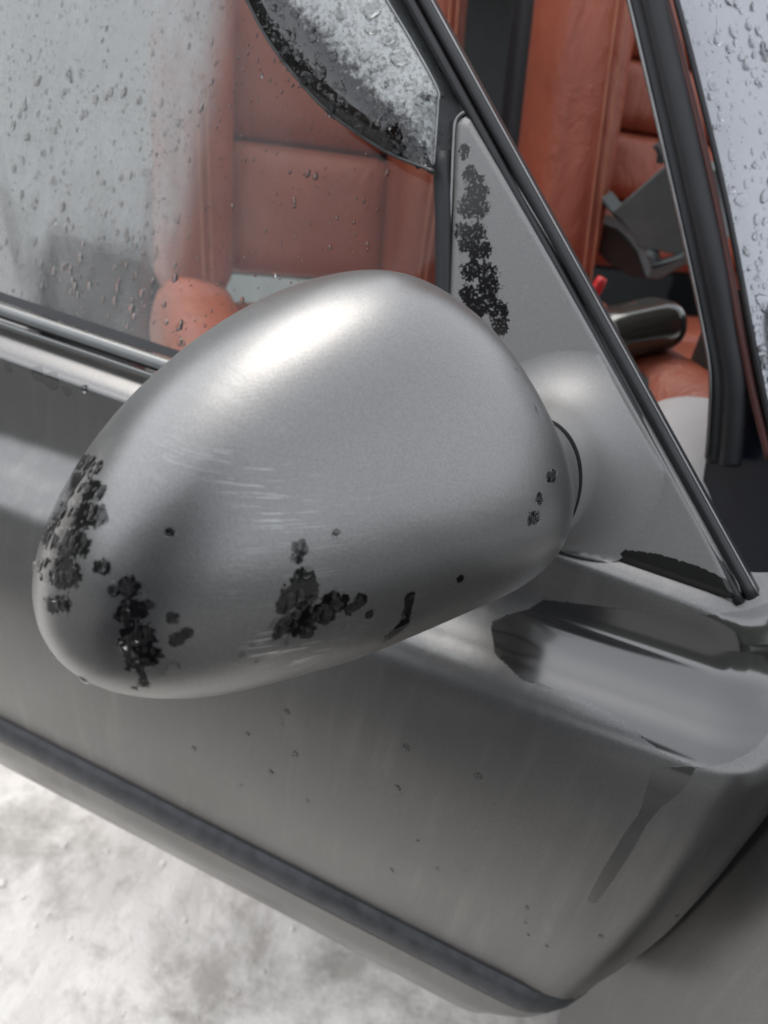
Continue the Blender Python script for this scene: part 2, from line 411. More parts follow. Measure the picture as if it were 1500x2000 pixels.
# ------------------------------------------------------------------ the car
car = empty('car', (0.15, 0.6, 0.0))
tag(car, 'dark grey wet car with its door open, satin grey side mirror and red leather seats', 'car')

# --- outer door panel: a section that changes a little along its length
Z0 = 0.98
PL = [(.459, -.540), (.452, -.558), (.436, -.600), (.4310, -.625), (.4285, -.70), (.423, -.77), (.412, -.83), (.397, -.895), (.384, -.965), (.3755, -1.05), (.371, -1.14), (.369, -1.24), (.3700, -1.42), (.3735, -1.56), (.3775, -1.645), (.3755, -1.725), (.3745, -1.75), (.3790, -1.812), (.395, -1.84)]
PR = [(.459, -.540), (.452, -.558), (.436, -.600), (.4310, -.622), (.4285, -.665), (.423, -.708), (.413, -.75), (.3995, -.795), (.386, -.84), (.3765, -.89), (.3715, -.96), (.369, -1.13), (.3700, -1.42), (.3735, -1.56), (.3775, -1.645), (.3755, -1.725), (.3745, -1.75), (.3790, -1.812), (.395, -1.84)]
NPF = 280
pl = spline([(y, y * r + Z0) for y, r in PL], NPF); pr = spline([(y, y * r + Z0) for y, r in PR], NPF)
EDGE = [(.115, -.26), (.128, -.285), (.140, -.32), (.144, -.36), (.1435, -.42), (.139, -.48), (.133, -.53), (.123, -.585), (.112, -.635), (.098, -.668), (.07, -.70)]
ez = np.array([e[1] + Z0 for e in EDGE])[::-1]; ex = np.array([e[0] + .025 for e in EDGE])[::-1]
xs_u = np.concatenate([np.linspace(0, .70, 150, endpoint=False), np.linspace(.70, 1, 190)])
XL = -.95
V = []; 
for j in range(NPF):
    zz = .5 * (pl[j, 1] + pr[j, 1]); xe = float(np.interp(zz, ez, ex))
    for u in xs_u:
        x = XL + (xe - XL) * u; t = min(1, max(0, (x + .48) / .63))
        y, z = pl[j] * (1 - t) + pr[j] * t
        d = max(0.0, .070 - (xe - x)) / .070
        y += .058 * d ** 2.6        # the skin rolls in to the front edge
        V.append((x, y, z))
V = np.array(V); nu = len(xs_u)
xz = V[:, [0, 2]]
PUDDLE = [(-0.0146, 0.6836), (0.0107, 0.6904), (0.044, 0.6988), (0.0907, 0.7167), (0.1403, 0.7248), (0.1782, 0.6887), (0.1322, 0.6567), (0.1054, 0.643), (0.0817, 0.6418), (0.0544, 0.6484), (0.0258, 0.6487), (-0.0101, 0.6459), (-0.0322, 0.6503), (-0.0403, 0.6582), (-0.0415, 0.6609), (-0.0332, 0.6672), (-0.0217, 0.6743)]
RUN = [(0.0799, 0.6313), (0.1022, 0.6439), (0.1009, 0.6269), (0.0942, 0.6067), (0.0914, 0.5886), (0.0911, 0.5629), (0.0896, 0.5309), (0.0868, 0.4972), (0.0799, 0.496), (0.0803, 0.5382), (0.0821, 0.5753), (0.0845, 0.5976)]
SPOT = [(-0.062, 0.6737, 0.00608), (-0.0471, 0.6757, 0.00456), (-0.0697, 0.6671, 0.00456), (-0.4367, 0.7128, 0.00608), (-0.4219, 0.7109, 0.007600000000000001), (-0.4064, 0.7075, 0.00456), (-0.465, 0.7091, 0.00456), (-0.3913, 0.7144, 0.0034200000000000003), (-0.161, 0.5486, 0.00304), (-0.1923, 0.5063, 0.0034200000000000003), (-0.1503, 0.5082, 0.0034200000000000003), (-0.1683, 0.4754, 0.00304), (-0.0684, 0.565, 0.0034200000000000003), (-0.0672, 0.5218, 0.0034200000000000003), (-0.016, 0.5683, 0.0034200000000000003), (-0.1632, 0.5335, 0.0019000000000000002), (-0.1448, 0.5441, 0.0019000000000000002), (-0.1942, 0.4419, 0.0019000000000000002), (-0.2403, 0.4597, 0.00304), (0.0469, 0.4617, 0.00228), (0.0998, 0.4684, 0.00228), (0.0559, 0.4309, 0.0019000000000000002), (-0.0226, 0.4565, 0.00152), (-0.0426, 0.4769, 0.00152), (0.1425, 0.4933, 0.00228)]
wet = np.maximum(poly_field(xz, PUDDLE, .010), np.maximum(poly_field(xz, RUN, .006), blob_field(xz, SPOT)))
Fc = grid_faces(NPF, nu)
door = mk('door_panel', V, Fc, 'paint', car, wet=wet, label='satin dark grey outer door skin with a wet shoulder and a drip run')
door_bv = bvh_of(door)
# return flange along the front edge gives the skin thickness
edge = V.reshape(NPF, nu, 3)[:, -1]
mk('door_edge_flange', np.vstack([edge, edge + np.array((-.004, .030, 0))]), grid_faces(2, NPF), 'navy', car)
# lower moulding, a rubber-like strip that stands proud of the skin
def strip(name, r0, r1, y0, y1, xa, xb, mat, th=.004, bulge=.003, label=None):
    n = 80; V = []; m = 9
    for i in range(n):
        x = xa + (xb - xa) * i / (n - 1); k_ = max(0, .070 - (.132 - x)) / .070; dy = .058 * min(1, k_) ** 2.6
        for j in range(m):
            t = j / (m - 1); y = y0 + (y1 - y0) * t; z = (y0 * r0 + (y1 * r1 - y0 * r0) * t) + Z0
            V.append((x, y + dy - th * (1 if 0 < j < m - 1 else 0) - bulge * math.sin(math.pi * t), z))
    return mk(name, V, grid_faces(n, m), mat, car, label=label)
strip('lower_moulding', -1.645, -1.722, .3775, .3770, -.95, .122, 'mould', label='dark weathered strip along the lower edge of the door')
# belt line: wiper seal, bright rail, dark gap
for nm, ya, ra, yb, rb, mt in (('glass_wiper', .4615, -.486, .457, -.503, 'matte'), ('belt_rail', .456, -.506, .449, -.530, 'belt'), ('belt_groove', .455, -.533, .452, -.540, 'gap'), ('belt_lip', .452, -.541, .4475, -.552, 'belt')):
    P0 = np.array((ya, ya * ra + Z0)); P1 = np.array((yb, yb * rb + Z0)); V = []
    for x in np.linspace(-.95, -.10, 40):
        for j in range(9):
            t = j / 8; q = P0 + (P1 - P0) * t; b = .0022 * math.sin(math.pi * t) if mt == 'belt' else 0
            V.append((x, q[0] - b * .5 + (.004 if mt == 'gap' else 0), q[1] + b))
    mk(nm, V, grid_faces(40, 9), mt, car)

# --- window pane (leans inwards), with condensation
YW, ZBR, TT = 0.46, -0.22540000000000002, 0.3249196962329063
def winp(x, zr, off=0.0): return (x, YW + (zr - ZBR) * TT - off, zr + Z0)
_fa = (-0.3798, 0.5868, 1.1572); _fb = (0.1014, 0.4463, 0.7249)
def _fx(zr): return _fb[0] + (_fa[0] - _fb[0]) * (zr + Z0 - _fb[2]) / (_fa[2] - _fb[2]) - .012
XN, ZN = 150, 110
wx = np.linspace(-.95, -.118, XN); wz = np.linspace(ZBR - .012, .30, ZN); V = []
for zr in wz:
    xm = min(-.118, _fx(zr))
    for x in wx: V.append(winp(-.95 + (xm + .95) * (x + .95) / (.95 - .118), zr, -.004))
V = np.array(V); zz = V[:, 2] - Z0
fogv = .025 + .05 * np.clip((-.20 - V[:, 0]) / .12, 0, 1) + .66 * np.clip((-.338 - V[:, 0]) / .03, 0, 1)
fogv *= np.clip(1.0 - .25 * np.clip((V[:, 0] + .47) / -.05, 0, 1) * np.clip((-.11 - zz) / .03, 0, 1), 0, 1)
dark = np.clip((-.145 - zz) / .03, 0, 1) * np.clip((V[:, 0] + .47) / .01, 0, 1) * np.clip((-.335 - V[:, 0]) / .03, 0, 1)
fogv *= 1 - .55 * dark
pane = mk('window_pane', V, grid_faces(ZN, XN), 'pane', car, fog=fogv, label='fogged door window beaded with water over red upholstery')
sol = pane.modifiers.new('thickness', 'SOLIDIFY'); sol.thickness = .0035; sol.offset = 1 if sum(p.normal.y for p in pane.data.polygons) > 0 else -1   # outer face stays where it is
pane_bv = bvh_of(pane)
# glass run channel beside the base plate
ch = np.array([(-0.1673, 0.512, 0.9208), (-0.1542, 0.5011, 0.8873), (-0.1371, 0.4841, 0.8348), (-0.1181, 0.4643, 0.774), (-0.1016, 0.4479, 0.7237)])
sweep('glass_channel', spline(ch, 20), [(-.0055, 0), (-.0055, .004), (-.002, .006), (.004, .0055), (.0055, .003), (.0055, 0)], 'matte', car)

# --- window frame, seal and bead along the sloping front edge of the door
fa = np.array((-0.3798, 0.5868, 1.1572)); fb = np.array((0.1014, 0.4463, 0.7249))
fpath = np.array([fa + (fb - fa) * t for t in np.linspace(0, 1, 90)])
side = np.cross((fb - fa) / np.linalg.norm(fb - fa), (0, -1, 0)); side /= np.linalg.norm(side)
sgn = 1.0 if side[0] > 0 else -1.0
def fpt(o, off=0.0): return fpath + side * sgn * o + np.array((0, -off, 0))
FS = sgn
sweep('window_frame', fpt(-.0055), [(FS * -.004, 0), (FS * -.004, .004), (FS * -.003, .0055), (FS * .001, .006), (FS * .0025, .004), (FS * .0025, 0)], 'darkframe', car, label='dark satin metal window frame sloping down the front of the door')
sweep('frame_seal', fpt(.0005), [(FS * -.0035, -.002), (FS * -.003, .002), (FS * -.001, .004), (FS * .002, .004), (FS * .004, .001), (FS * .004, -.012), (FS * -.0035, -.012)], 'rubber', car, label='glossy black rubber seal along the window frame')
tube('seal_lip', fpt(.0048, .0002), .0008, 'bead', car)

# --- base plate of the mirror: a triangle with rolled edges
pLft = spline(np.array([(-0.157, 0.5177, 0.9444), (-0.1607, 0.5165, 0.9408), (-0.1606, 0.5141, 0.9333), (-0.1496, 0.5015, 0.8945), (-0.1365, 0.4864, 0.8481), (-0.1176, 0.4648, 0.7815), (-0.098, 0.4437, 0.7169)]), 160)
pRgt = spline(np.array([(-0.157, 0.5177, 0.9444), (-0.152, 0.5174, 0.9435), (-0.1454, 0.5156, 0.9381), (-0.1125, 0.5067, 0.9106), (-0.0419, 0.487, 0.85), (0.0642, 0.4566, 0.7565), (0.0949, 0.4466, 0.7257)]), 160)
def even(P, n, z0, z1):
    """resample a falling curve at even heights"""
    z = P[:, 2]; zi = z0 + (z1 - z0) * (np.linspace(0, 1, n) ** 1.6); o = np.argsort(z)
    return np.stack([np.interp(zi, z[o], P[o, 0]), np.interp(zi, z[o], P[o, 1]), zi], 1)
zt = pLft[0, 2]; zb_ = min(pLft[-1, 2], pRgt[-1, 2])
NV, NU = 190, 90
Lc = even(pLft, NV, zt, zb_ + .0005); Rc = even(pRgt, NV, zt, zb_ + .0005)
V = []
for i in range(NV):
    w_ = Rc[i, 0] - Lc[i, 0]
    for j in range(NU):
        t = .5 - .5 * math.cos(math.pi * j / (NU - 1)); p = Lc[i] * (1 - t) + Rc[i] * t
        d = min(t * w_, (1 - t) * w_ * .87, (Lc[i, 2] - zb_) + .0005, (zt - Lc[i, 2]) + .0003); q = min(1, d / .007)
        V.append(p + np.array((0, -.0055 * math.sqrt(max(0, 1 - (1 - q) ** 2)), 0)))
V = np.array(V)
PWET = [(-0.1514, 0.9262, 0.00363), (-0.15, 0.9229, 0.00264), (-0.143, 0.9141, 0.0049499999999999995), (-0.138, 0.9116, 0.00462), (-0.1363, 0.9043, 0.00726), (-0.1379, 0.8968, 0.00726), (-0.1312, 0.8973, 0.00594), (-0.1321, 0.9069, 0.00396), (-0.1375, 0.8819, 0.00561), (-0.1341, 0.8748, 0.00462), (-0.1291, 0.8828, 0.0066), (-0.1212, 0.8746, 0.00561), (-0.1258, 0.873, 0.00462), (-0.1259, 0.8607, 0.00594), (-0.1246, 0.8641, 0.00462), (-0.1152, 0.8617, 0.00726), (-0.1112, 0.855, 0.00726), (-0.1226, 0.8476, 0.00594), (-0.1153, 0.8415, 0.00792), (-0.1083, 0.8464, 0.0066), (-0.1, 0.8423, 0.0066), (-0.0961, 0.8339, 0.00528), (-0.0988, 0.8285, 0.00396)]
PBOT = [(0.005, 0.7218), (0.0203, 0.73), (0.0429, 0.7346), (0.0678, 0.7353), (0.0906, 0.7322), (0.103, 0.7238), (0.0523, 0.718)]
wet = np.maximum(np.minimum(blob_field(V[:, [0, 2]], PWET), .26), poly_field(V[:, [0, 2]], PBOT, .003) * 2)

smir = empty('side_mirror', tuple(V[NV * NU // 2]), car); smir['label'] = 'satin grey egg shaped side mirror seen from its front with scratches and wet patches'
plate = mk('base_plate', V, grid_faces(NV, NU), 'plate', smir, wet=wet, label='grey triangular mirror base plate with dark wet blotches')
plate_bv = bvh_of(plate)
outl = np.vstack([Lc[::-1][:-1], Rc])
oc = outl.mean(0); V2 = outl + (outl - oc) / np.linalg.norm(outl - oc, axis=1)[:, None] * .0022 + np.array((0, -.0012, 0))
tube('plate_bead', spline(V2[::6], 200), .0013, 'bead', smir)
V3 = outl + (outl - oc) / np.linalg.norm(outl - oc, axis=1)[:, None] * .0008 + np.array((0, .0002, 0))
tube('plate_gap', spline(V3[::6], 200), .0011, 'gap', smir)
bot = np.array([Lc[-1], Rc[-1]]) + np.array((0, -.001, -.0012))
tube('plate_foot_gasket', spline([bot[0], bot.mean(0), bot[1]], 40), .0022, 'rubber', smir)

# --- neck: flares out of the plate and turns towards the mirror head
n0 = Vector((-0.0341, 0.4537, 0.7642)); n1 = Vector((-0.0428, 0.392, 0.7749))
ax = (n1 - n0); plate_n = Vector((0, -math.cos(math.radians(18)), math.sin(math.radians(18))))
NR = 44; NA = 72; rings = []
for i in range(NR):
    t = (i / (NR - 1)) ** 2.2
    c = n0 + ax * t
    tan = plate_n.lerp(ax.normalized(), min(1, t * 1.15)).normalized()
    up = Vector((0, 0, 1)); up = (up - tan * up.dot(tan)).normalized(); sd = tan.cross(up)
    fl = max(0, 1 - t / .5); flare = 1 - math.sqrt(max(0, 1 - fl * fl))
    a = .031 + .036 * flare; b = .0425 + .034 * flare
    rings.append([c + up * (b * math.sin(2 * math.pi * k / NA)) + sd * (a * math.cos(2 * math.pi * k / NA)) for k in range(NA)])
V = []
for rg in rings:
    for v in rg:
        z = max(v.z, zb_ + .003); xr = float(np.interp(z, Rc[::-1, 2], Rc[::-1, 0])) - .0075
        V.append(Vector((min(v.x, xr), v.y, z)))
mk('neck', V, grid_faces(NR, NA, True), 'plate', smir, wet=np.full(len(V), -1.0), label='grey neck flaring from the plate to the mirror head')
rg = rings[-1]; cen = sum(rg, Vector()) / NA; tdir = (rg[0] - cen).cross(rg[NA // 4] - cen).normalized(); tdir = tdir if tdir.dot(ax) > 0 else -tdir
def ring(s, o): return [cen + (v - cen) * s + tdir * o for v in rg]
V = ring(1.0, 0) + ring(.975, .0012) + ring(.93, .0008) + ring(.93, .0095)
mk('hinge_gap', V, grid_faces(4, NA, True), 'gap', smir)
V = ring(.95, .0062) + ring(.985, .0064) + ring(1.0, .0075) + ring(1.0, .014) + ring(1.04, .028) + ring(1.08, .05)
mk('hinge_collar', V, grid_faces(6, NA, True), 'shell', smir, wet=np.full(len(V), -1.0))

# --- mirror head
MC = Vector((-0.1248, 0.26, 0.8075)); E1 = Vector((-0.682, -0.7314, 0.0)); E2 = Vector((0.6397, -0.5965, 0.4848)); E3 = Vector((-0.3546, 0.3306, 0.8746))
RIM = np.array([0.0959, 0.0912, 0.0869, 0.0833, 0.0803, 0.0779, 0.076, 0.0746, 0.0736, 0.0732, 0.0733, 0.0738, 0.0748, 0.0763, 0.0782, 0.0806, 0.0835, 0.0868, 0.0905, 0.0946, 0.0986, 0.102, 0.1045, 0.1066, 0.1085, 0.1106, 0.1126, 0.1145, 0.1166, 0.1193, 0.1226, 0.1263, 0.1298, 0.1322, 0.1322, 0.1288, 0.1218, 0.1126, 0.103, 0.0948, 0.0884, 0.0837, 0.0801, 0.0775, 0.0758, 0.0747, 0.0743, 0.0742, 0.0746, 0.0756, 0.0773, 0.0799, 0.0834, 0.0878, 0.0929, 0.0983, 0.1038, 0.1089, 0.1128, 0.1146, 0.1139, 0.1109, 0.1063, 0.1011]); HB = 0.074; EX = 2.6
NA = 384; NS = 130; ph = np.linspace(0, 2 * np.pi, NA, endpoint=False)
rimr = np.interp(ph, np.append(np.linspace(0, 2 * np.pi, len(RIM), endpoint=False), 2 * np.pi), np.append(RIM, RIM[0]))
for _ in range(3): rimr = (np.roll(rimr, 1) + 2 * rimr + np.roll(rimr, -1)) / 4
th = np.linspace(0.004, np.pi / 2, NS); g = np.sin(th) ** (2 / EX); h = np.cos(th) ** (2 / EX)
e1, e2, e3 = (np.array(v) for v in (E1, E2, E3)); mc = np.array(MC)
A = g[:, None] * rimr[None, :] * np.cos(ph)[None]; B = g[:, None] * rimr[None, :] * np.sin(ph)[None]; Hh = np.repeat((HB * h)[:, None], NA, 1)
for s, dz in ((.998, -.0025), (.985, -.0045), (.975, -.0048)):
    A = np.vstack([A, A[NS - 1] * s]); B = np.vstack([B, B[NS - 1] * s]); Hh = np.vstack([Hh, np.full((1, NA), dz)])
P = mc + A[..., None] * e1 + B[..., None] * e3 + Hh[..., None] * e2
nr = P.shape[0]; V = P.reshape(-1, 3); ab = np.stack([A.ravel(), B.ravel()], 1)
apex = mc + e2 * HB; V = np.vstack([V, apex]); ab = np.vstack([ab, [0, 0]])
MW = [(0.083, 0.0165, 0.00345), (0.085, 0.0169, 0.0027600000000000003), (0.082, 0.0163, 0.0027600000000000003), (0.0868, 0.0086, 0.00506), (0.0834, 0.0082, 0.00322), (0.0889, 0.0088, 0.00368), (0.085, -0.0, 0.0046), (0.0934, -0.0, 0.0046), (0.0876, 0.0, 0.0046), (0.0835, 0.0, 0.0027600000000000003), (0.0953, -0.0094, 0.005520000000000001), (0.0912, -0.009, 0.0046), (0.0972, -0.0096, 0.00322), (0.0959, -0.0191, 0.005520000000000001), (0.0906, -0.0089, 0.00322), (0.0998, -0.0199, 0.00368), (0.0952, -0.0189, 0.0041400000000000005), (0.1, -0.0303, 0.00322), (0.0969, -0.0294, 0.0027600000000000003), (0.0845, -0.0168, 0.0027600000000000003), (0.0818, -0.0248, 0.00184), (0.0773, -0.0234, 0.00368), (0.0761, -0.0231, 0.0027600000000000003), (0.0784, -0.0238, 0.0023), (0.0766, -0.0317, 0.0046), (0.0789, -0.0327, 0.00322), (0.0758, -0.0405, 0.005520000000000001), (0.0747, -0.0399, 0.0041400000000000005), (0.0723, -0.0483, 0.0041400000000000005), (0.079, -0.0422, 0.0027600000000000003), (0.0751, -0.0502, 0.0027600000000000003), (0.0704, -0.047, 0.0020700000000000002), (0.0717, -0.0297, 0.00184), (0.0651, -0.0348, 0.0023), (0.0604, -0.0404, 0.0020700000000000002), (0.0639, -0.0427, 0.0027600000000000003), (0.0616, -0.0412, 0.00184), (0.0227, -0.0152, 0.00299), (0.0237, -0.0195, 0.00184), (0.0222, -0.0271, 0.0046), (0.0211, -0.0316, 0.00506), (0.0265, -0.0323, 0.0046), (0.0286, -0.0348, 0.00322), (0.0221, -0.0414, 0.00644), (0.0166, -0.0401, 0.0041400000000000005), (0.0283, -0.0424, 0.00368), (0.0127, -0.042, 0.00322), (0.011, -0.0362, 0.0041400000000000005), (0.0074, -0.0371, 0.00322), (-0.0, -0.0377, 0.00299), (0.004, -0.0402, 0.0023), (0.0121, -0.0397, 0.0020700000000000002), (-0.0043, -0.0437, 0.00184), (0.0305, -0.0457, 0.00184), (0.0193, -0.0466, 0.0027600000000000003), (-0.1286, -0.0, 0.0023), (-0.0916, 0.0, 0.00253), (-0.1314, -0.0129, 0.00299), (-0.0831, -0.0082, 0.00253), (-0.0784, -0.0156, 0.0013800000000000002), (-0.0802, -0.0159, 0.00299), (-0.0784, -0.0156, 0.00299), (-0.0945, -0.0, 0.0027600000000000003), (-0.1289, -0.0127, 0.0020700000000000002), (0.0635, -0.0063, 0.00161), (0.0096, -0.0117, 0.00115), (-0.0216, -0.0404, 0.00115)]
ML = [(-0.0211, -0.0395, -0.0214, -0.0518, 0.00216), (-0.0214, -0.0518, -0.0172, -0.0566, 0.0027), (-0.0433, -0.0356, -0.0433, -0.0356, 0.00189), (0.076, -0.0508, 0.0733, -0.0602, 0.00135), (0.079, -0.0422, 0.0786, -0.0525, 0.00135)]
wet = np.minimum(np.maximum(blob_field(ab, MW), blob_field(ab, ML)), .32)
Fc = grid_faces(nr, NA, True) + [(j, (j + 1) % NA, len(V) - 1)[::-1] for j in range(NA)]
SC = [(0.0513, 0.0, 0.0138, -0.0168, 0.0297), (0.0515, -0.0213, 0.0221, -0.0221, 0.0162), (-0.0245, -0.0458, -0.0499, -0.041, 0.01215), (-0.0499, -0.041, -0.0987, -0.0299, 0.0135), (0.0345, -0.0517, -0.0165, -0.0544, 0.0108)]
scf = np.maximum(np.clip(blob_field(ab, SC[:2]) * 1.6, 0, 1), np.clip(blob_field(ab, SC[2:]) * 2, 0, 1) * 3)
shell = mk('mirror_shell', V, Fc, 'shell', smir, wet=wet, scuff=scf, label='satin silver grey mirror shell, scratched, with dark wet blotches and drops')
shell_bv = bvh_of(shell)
def mring(s, o): return mc + (A[NS - 1] * s)[:, None] * e1 + (B[NS - 1] * s)[:, None] * e3 + o * e2
V = np.vstack([mring(.972, -.0046), mring(.972, -.0066), mring(.984, -.0078), mring(.955, -.020), mring(.91, -.030), mring(.90, -.031), mring(.88, -.026), mring(.86, -.024)])
mk('mirror_housing', V, grid_faces(8, NA, True), 'frame', smir)
V = np.vstack([mring(s, -.0242) for s in (.86, .6, .3, .01)]); mk('mirror_glass', V, grid_faces(4, NA, True), 'mirror', smir)

# --- smoked window deflector: a sheet that stands off the glass, creased, with a flange under the frame
crease = spline(np.array([(-0.3902, 0.5803, 1.1433), (-0.3363, 0.5644, 1.0943), (-0.2844, 0.5493, 1.048), (-0.2548, 0.5407, 1.0213), (-0.2271, 0.5328, 0.9972), (-0.2028, 0.5262, 0.9769), (-0.1797, 0.5194, 0.9559), (-0.1766, 0.517, 0.9484), (-0.1726, 0.5116, 0.9317), (-0.1687, 0.5059, 0.9142)]), 120)
free = spline(np.array([(-0.4396, 0.5606, 1.1258), (-0.4002, 0.545, 1.0777), (-0.3626, 0.53, 1.0317), (-0.341, 0.5217, 1.006), (-0.3171, 0.5143, 0.9834), (-0.2976, 0.5085, 0.9654), (-0.2759, 0.5035, 0.9501), (-0.2473, 0.4982, 0.9338), (-0.2185, 0.4948, 0.9231), (-0.1913, 0.4924, 0.9159), (-0.163, 0.4913, 0.9124)]), 120)
flan = spline(np.array([(-0.3797, 0.5827, 1.1445), (-0.326, 0.5668, 1.0956), (-0.2743, 0.5518, 1.0494), (-0.2448, 0.5431, 1.0228), (-0.2162, 0.5354, 0.9989), (-0.1923, 0.5288, 0.9786), (-0.1687, 0.522, 0.9578), (-0.1655, 0.5196, 0.9503), (-0.1624, 0.5141, 0.9335), (-0.1585, 0.5075, 0.9131)]), 120)
NW = 40; V = []
for i in range(120):
    for j in range(NW):
        t = j / (NW - 1); p = crease[i] * (1 - t) + free[i] * t
        p = p + np.array((0, -.012 * (math.sin(math.pi * min(1, t * .5 + .5 * t ** .6)) ** .9) * min(1, np.linalg.norm(crease[i] - free[i]) / .05), 0)); V.append(p)
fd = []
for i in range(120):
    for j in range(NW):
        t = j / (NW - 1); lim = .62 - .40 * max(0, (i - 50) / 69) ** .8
        fd.append(min(1, max(0, .5 + (lim - t) * 2.2)))  # brightness of the reflected sky, painted in towards the crease
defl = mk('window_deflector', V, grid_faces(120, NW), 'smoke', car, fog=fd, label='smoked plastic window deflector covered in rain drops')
so = defl.modifiers.new('thickness', 'SOLIDIFY'); so.thickness = .0025; so.offset = 1 if sum(p.normal.y for p in defl.data.polygons) > 0 else -1
defl_bv = bvh_of(defl)
V = []
for i in range(120):
    for j in range(8):
        t = j / 7; p = crease[i] * (1 - t) + flan[i] * t + np.array((0, .004 * (1 - (1 - t) ** 2) * (1 if j else 0), 0)); V.append(p)
fl_o = mk('deflector_flange', V, grid_faces(120, 8), 'dgrey', defl); fl_bv = bvh_of(fl_o)
tube('deflector_crease', crease + np.array((0, -.0012, 0)), .0009, 'frame', defl, n=8)
tube('deflector_edge', free + np.array((0, -.0003, 0)), .0010, 'dgrey', defl, n=8)

# ------------------------------------------------------------------ car body beyond the open door (the body stands turned to the door)
CF = Vector((.644, -.765, 0)); CS = Vector((.765, .644, 0))       # body: forwards, and across to the far side
HG = Vector((.150, .475, 0))
# front wing
n = 170; m_ = 130
WS, WZ, WR = .492, .33, .375                                        # wheel: distance along the wing, hub height, arch radius
SZ = np.zeros((n, m_, 2))
for i in range(n):
    for j in range(m_):
        z = .10 + .62 * j / (m_ - 1); SZ[i, j] = (-.03 + .92 * i / (n - 1) + .05 * min(1, max(0, (z - .5) / .1)), z)
dist = np.hypot(SZ[..., 0] - WS, SZ[..., 1] - WZ); ok = dist >= WR
near = np.zeros_like(ok)
for di in (-1, 0, 1):
    for dj in (-1, 0, 1): near |= np.roll(np.roll(ok, di, 0), dj, 1)
snap = near & ~ok                                                   # the rim of the arch is drawn onto the circle
SZ[snap] = np.array((WS, WZ)) + (SZ[snap] - np.array((WS, WZ))) / dist[snap][:, None] * WR
V = []
for s_, z in SZ.reshape(-1, 2):
    t = (z - .10) / .62; b = .05 * math.sin(math.pi * min(1, max(0, t * .8 + .1))) - .03 - .12 * max(0, (t - .8) / .2) ** 2
    p = HG + CF * s_ - CS * b; V.append((p.x, p.y, z))
okf = (ok | snap).ravel()
wing = mk('front_wing', V, [f for f in grid_faces(n, m_) if all(okf[q] for q in f)], 'paint', car, wet=np.full(len(V), -1.0), label='dark grey front wing beyond the door edge')
AX = np.array(CS); hub = np.array(HG) + np.array(CF) * WS + AX * .14 + np.array((0, 0, WZ)); FW = np.array(CF); UP = np.array((0., 0., 1.))
def lathe(name, prof, mat, parent):
    V = [hub + AX * a + (FW * math.cos(q) + UP * math.sin(q)) * r for (r, a) in prof for q in np.linspace(0, 2 * math.pi, 64, endpoint=False)]
    return mk(name, V, grid_faces(len(prof), 64, True), mat, parent)
arch = [(WR + .004, -.15), (WR + .004, .12), (.02, .125)]
lathe('wheel_arch', arch, 'gap', car)
whl = empty('front_wheel', tuple(hub - UP * WZ), car)
lathe('tyre', [(.21, -.10), (.24, -.112), (.297, -.115), (.322, -.10), (.329, -.06), (.329, .06), (.322, .10), (.22, .11)], 'matte', whl)
lathe('rim', [(.01, -.07), (.06, -.07), (.19, -.085), (.213, -.10)], 'frame', whl)
V = []
for i in range(30):
    for j in range(30):
        s_ = .02 + .83 * i / 29; a_ = 1.35 * j / 29; p = HG + CF * s_ + CS * (a_ + .10)
        V.append((p.x, p.y, .722 + .09 * math.sin(min(1, a_ / .6) * math.pi / 2) - .05 * max(0, s_ - .3)))
mk('bonnet', V, grid_faces(30, 30), 'paint', car, wet=np.full(len(V), -1.0))
# door jamb behind the hinge gap
def quad(name, pts, mat, nx=12, ny=12, parent=car, label=None):
    a, b, c, d = (np.array(p, float) for p in pts); V = []
    for i in range(ny):
        for j in range(nx):
            u, v = j / (nx - 1), i / (ny - 1); V.append((a * (1 - u) + b * u) * (1 - v) + (d * (1 - u) + c * u) * v)
    return mk(name, V, grid_faces(ny, nx), mat, parent, label=label)
quad('door_jamb', [(0.0337, 0.66, 0.8574), (0.156, 0.58, 0.8581), (0.2775, 0.5, 0.5032), (0.1053, 0.62, 0.5603)], 'navy', label='dark painted door jamb')
# windscreen pillar, wet
ip = spline(np.array([(-0.1979, 0.735, 1.1991), (-0.1104, 0.7, 1.0886), (-0.0679, 0.68, 1.0318), (-0.0334, 0.665, 0.9828), (-0.0003, 0.65, 0.9342), (0.0315, 0.635, 0.8843), (0.0599, 0.62, 0.838), (0.0859, 0.61, 0.7964), (0.1123, 0.6, 0.758)]), 60)
op = spline(np.array([(-0.0419, 1.02, 1.2936), (0.0719, 0.98, 1.1547), (0.127, 0.95, 1.0823), (0.1706, 0.93, 1.0203), (0.2115, 0.9, 0.9596), (0.2512, 0.88, 0.8976), (0.2883, 0.86, 0.8409), (0.3214, 0.84, 0.7922), (0.3521, 0.82, 0.7478)]), 60)
V = []
for i in range(60):
    for j in range(40):
        t = j / 39; p = ip[i] * (1 - t) + op[i] * t; r_ = min(1, t / .12)
        V.append(p + np.array((-.2, -.3, 1.)) * .010 * (math.sqrt(1 - (1 - r_) ** 2) - 1))
wetp = rng.uniform(-.7, -.2, len(V))
pil = mk('windscreen_pillar', V, grid_faces(60, 40), 'body', car, wet=wetp, label='pale grey wet windscreen pillar covered in rain drops')
pil_bv = bvh_of(pil)
tube('pillar_edge', ip + np.array((-.002, 0, -.001)), .0022, 'rubber', pil)
redl = ip + np.array((-.009, .004, -.003)); tube('pillar_trim', redl, .0030, plain('brown_trim', (.10, .035, .03), .5), car)
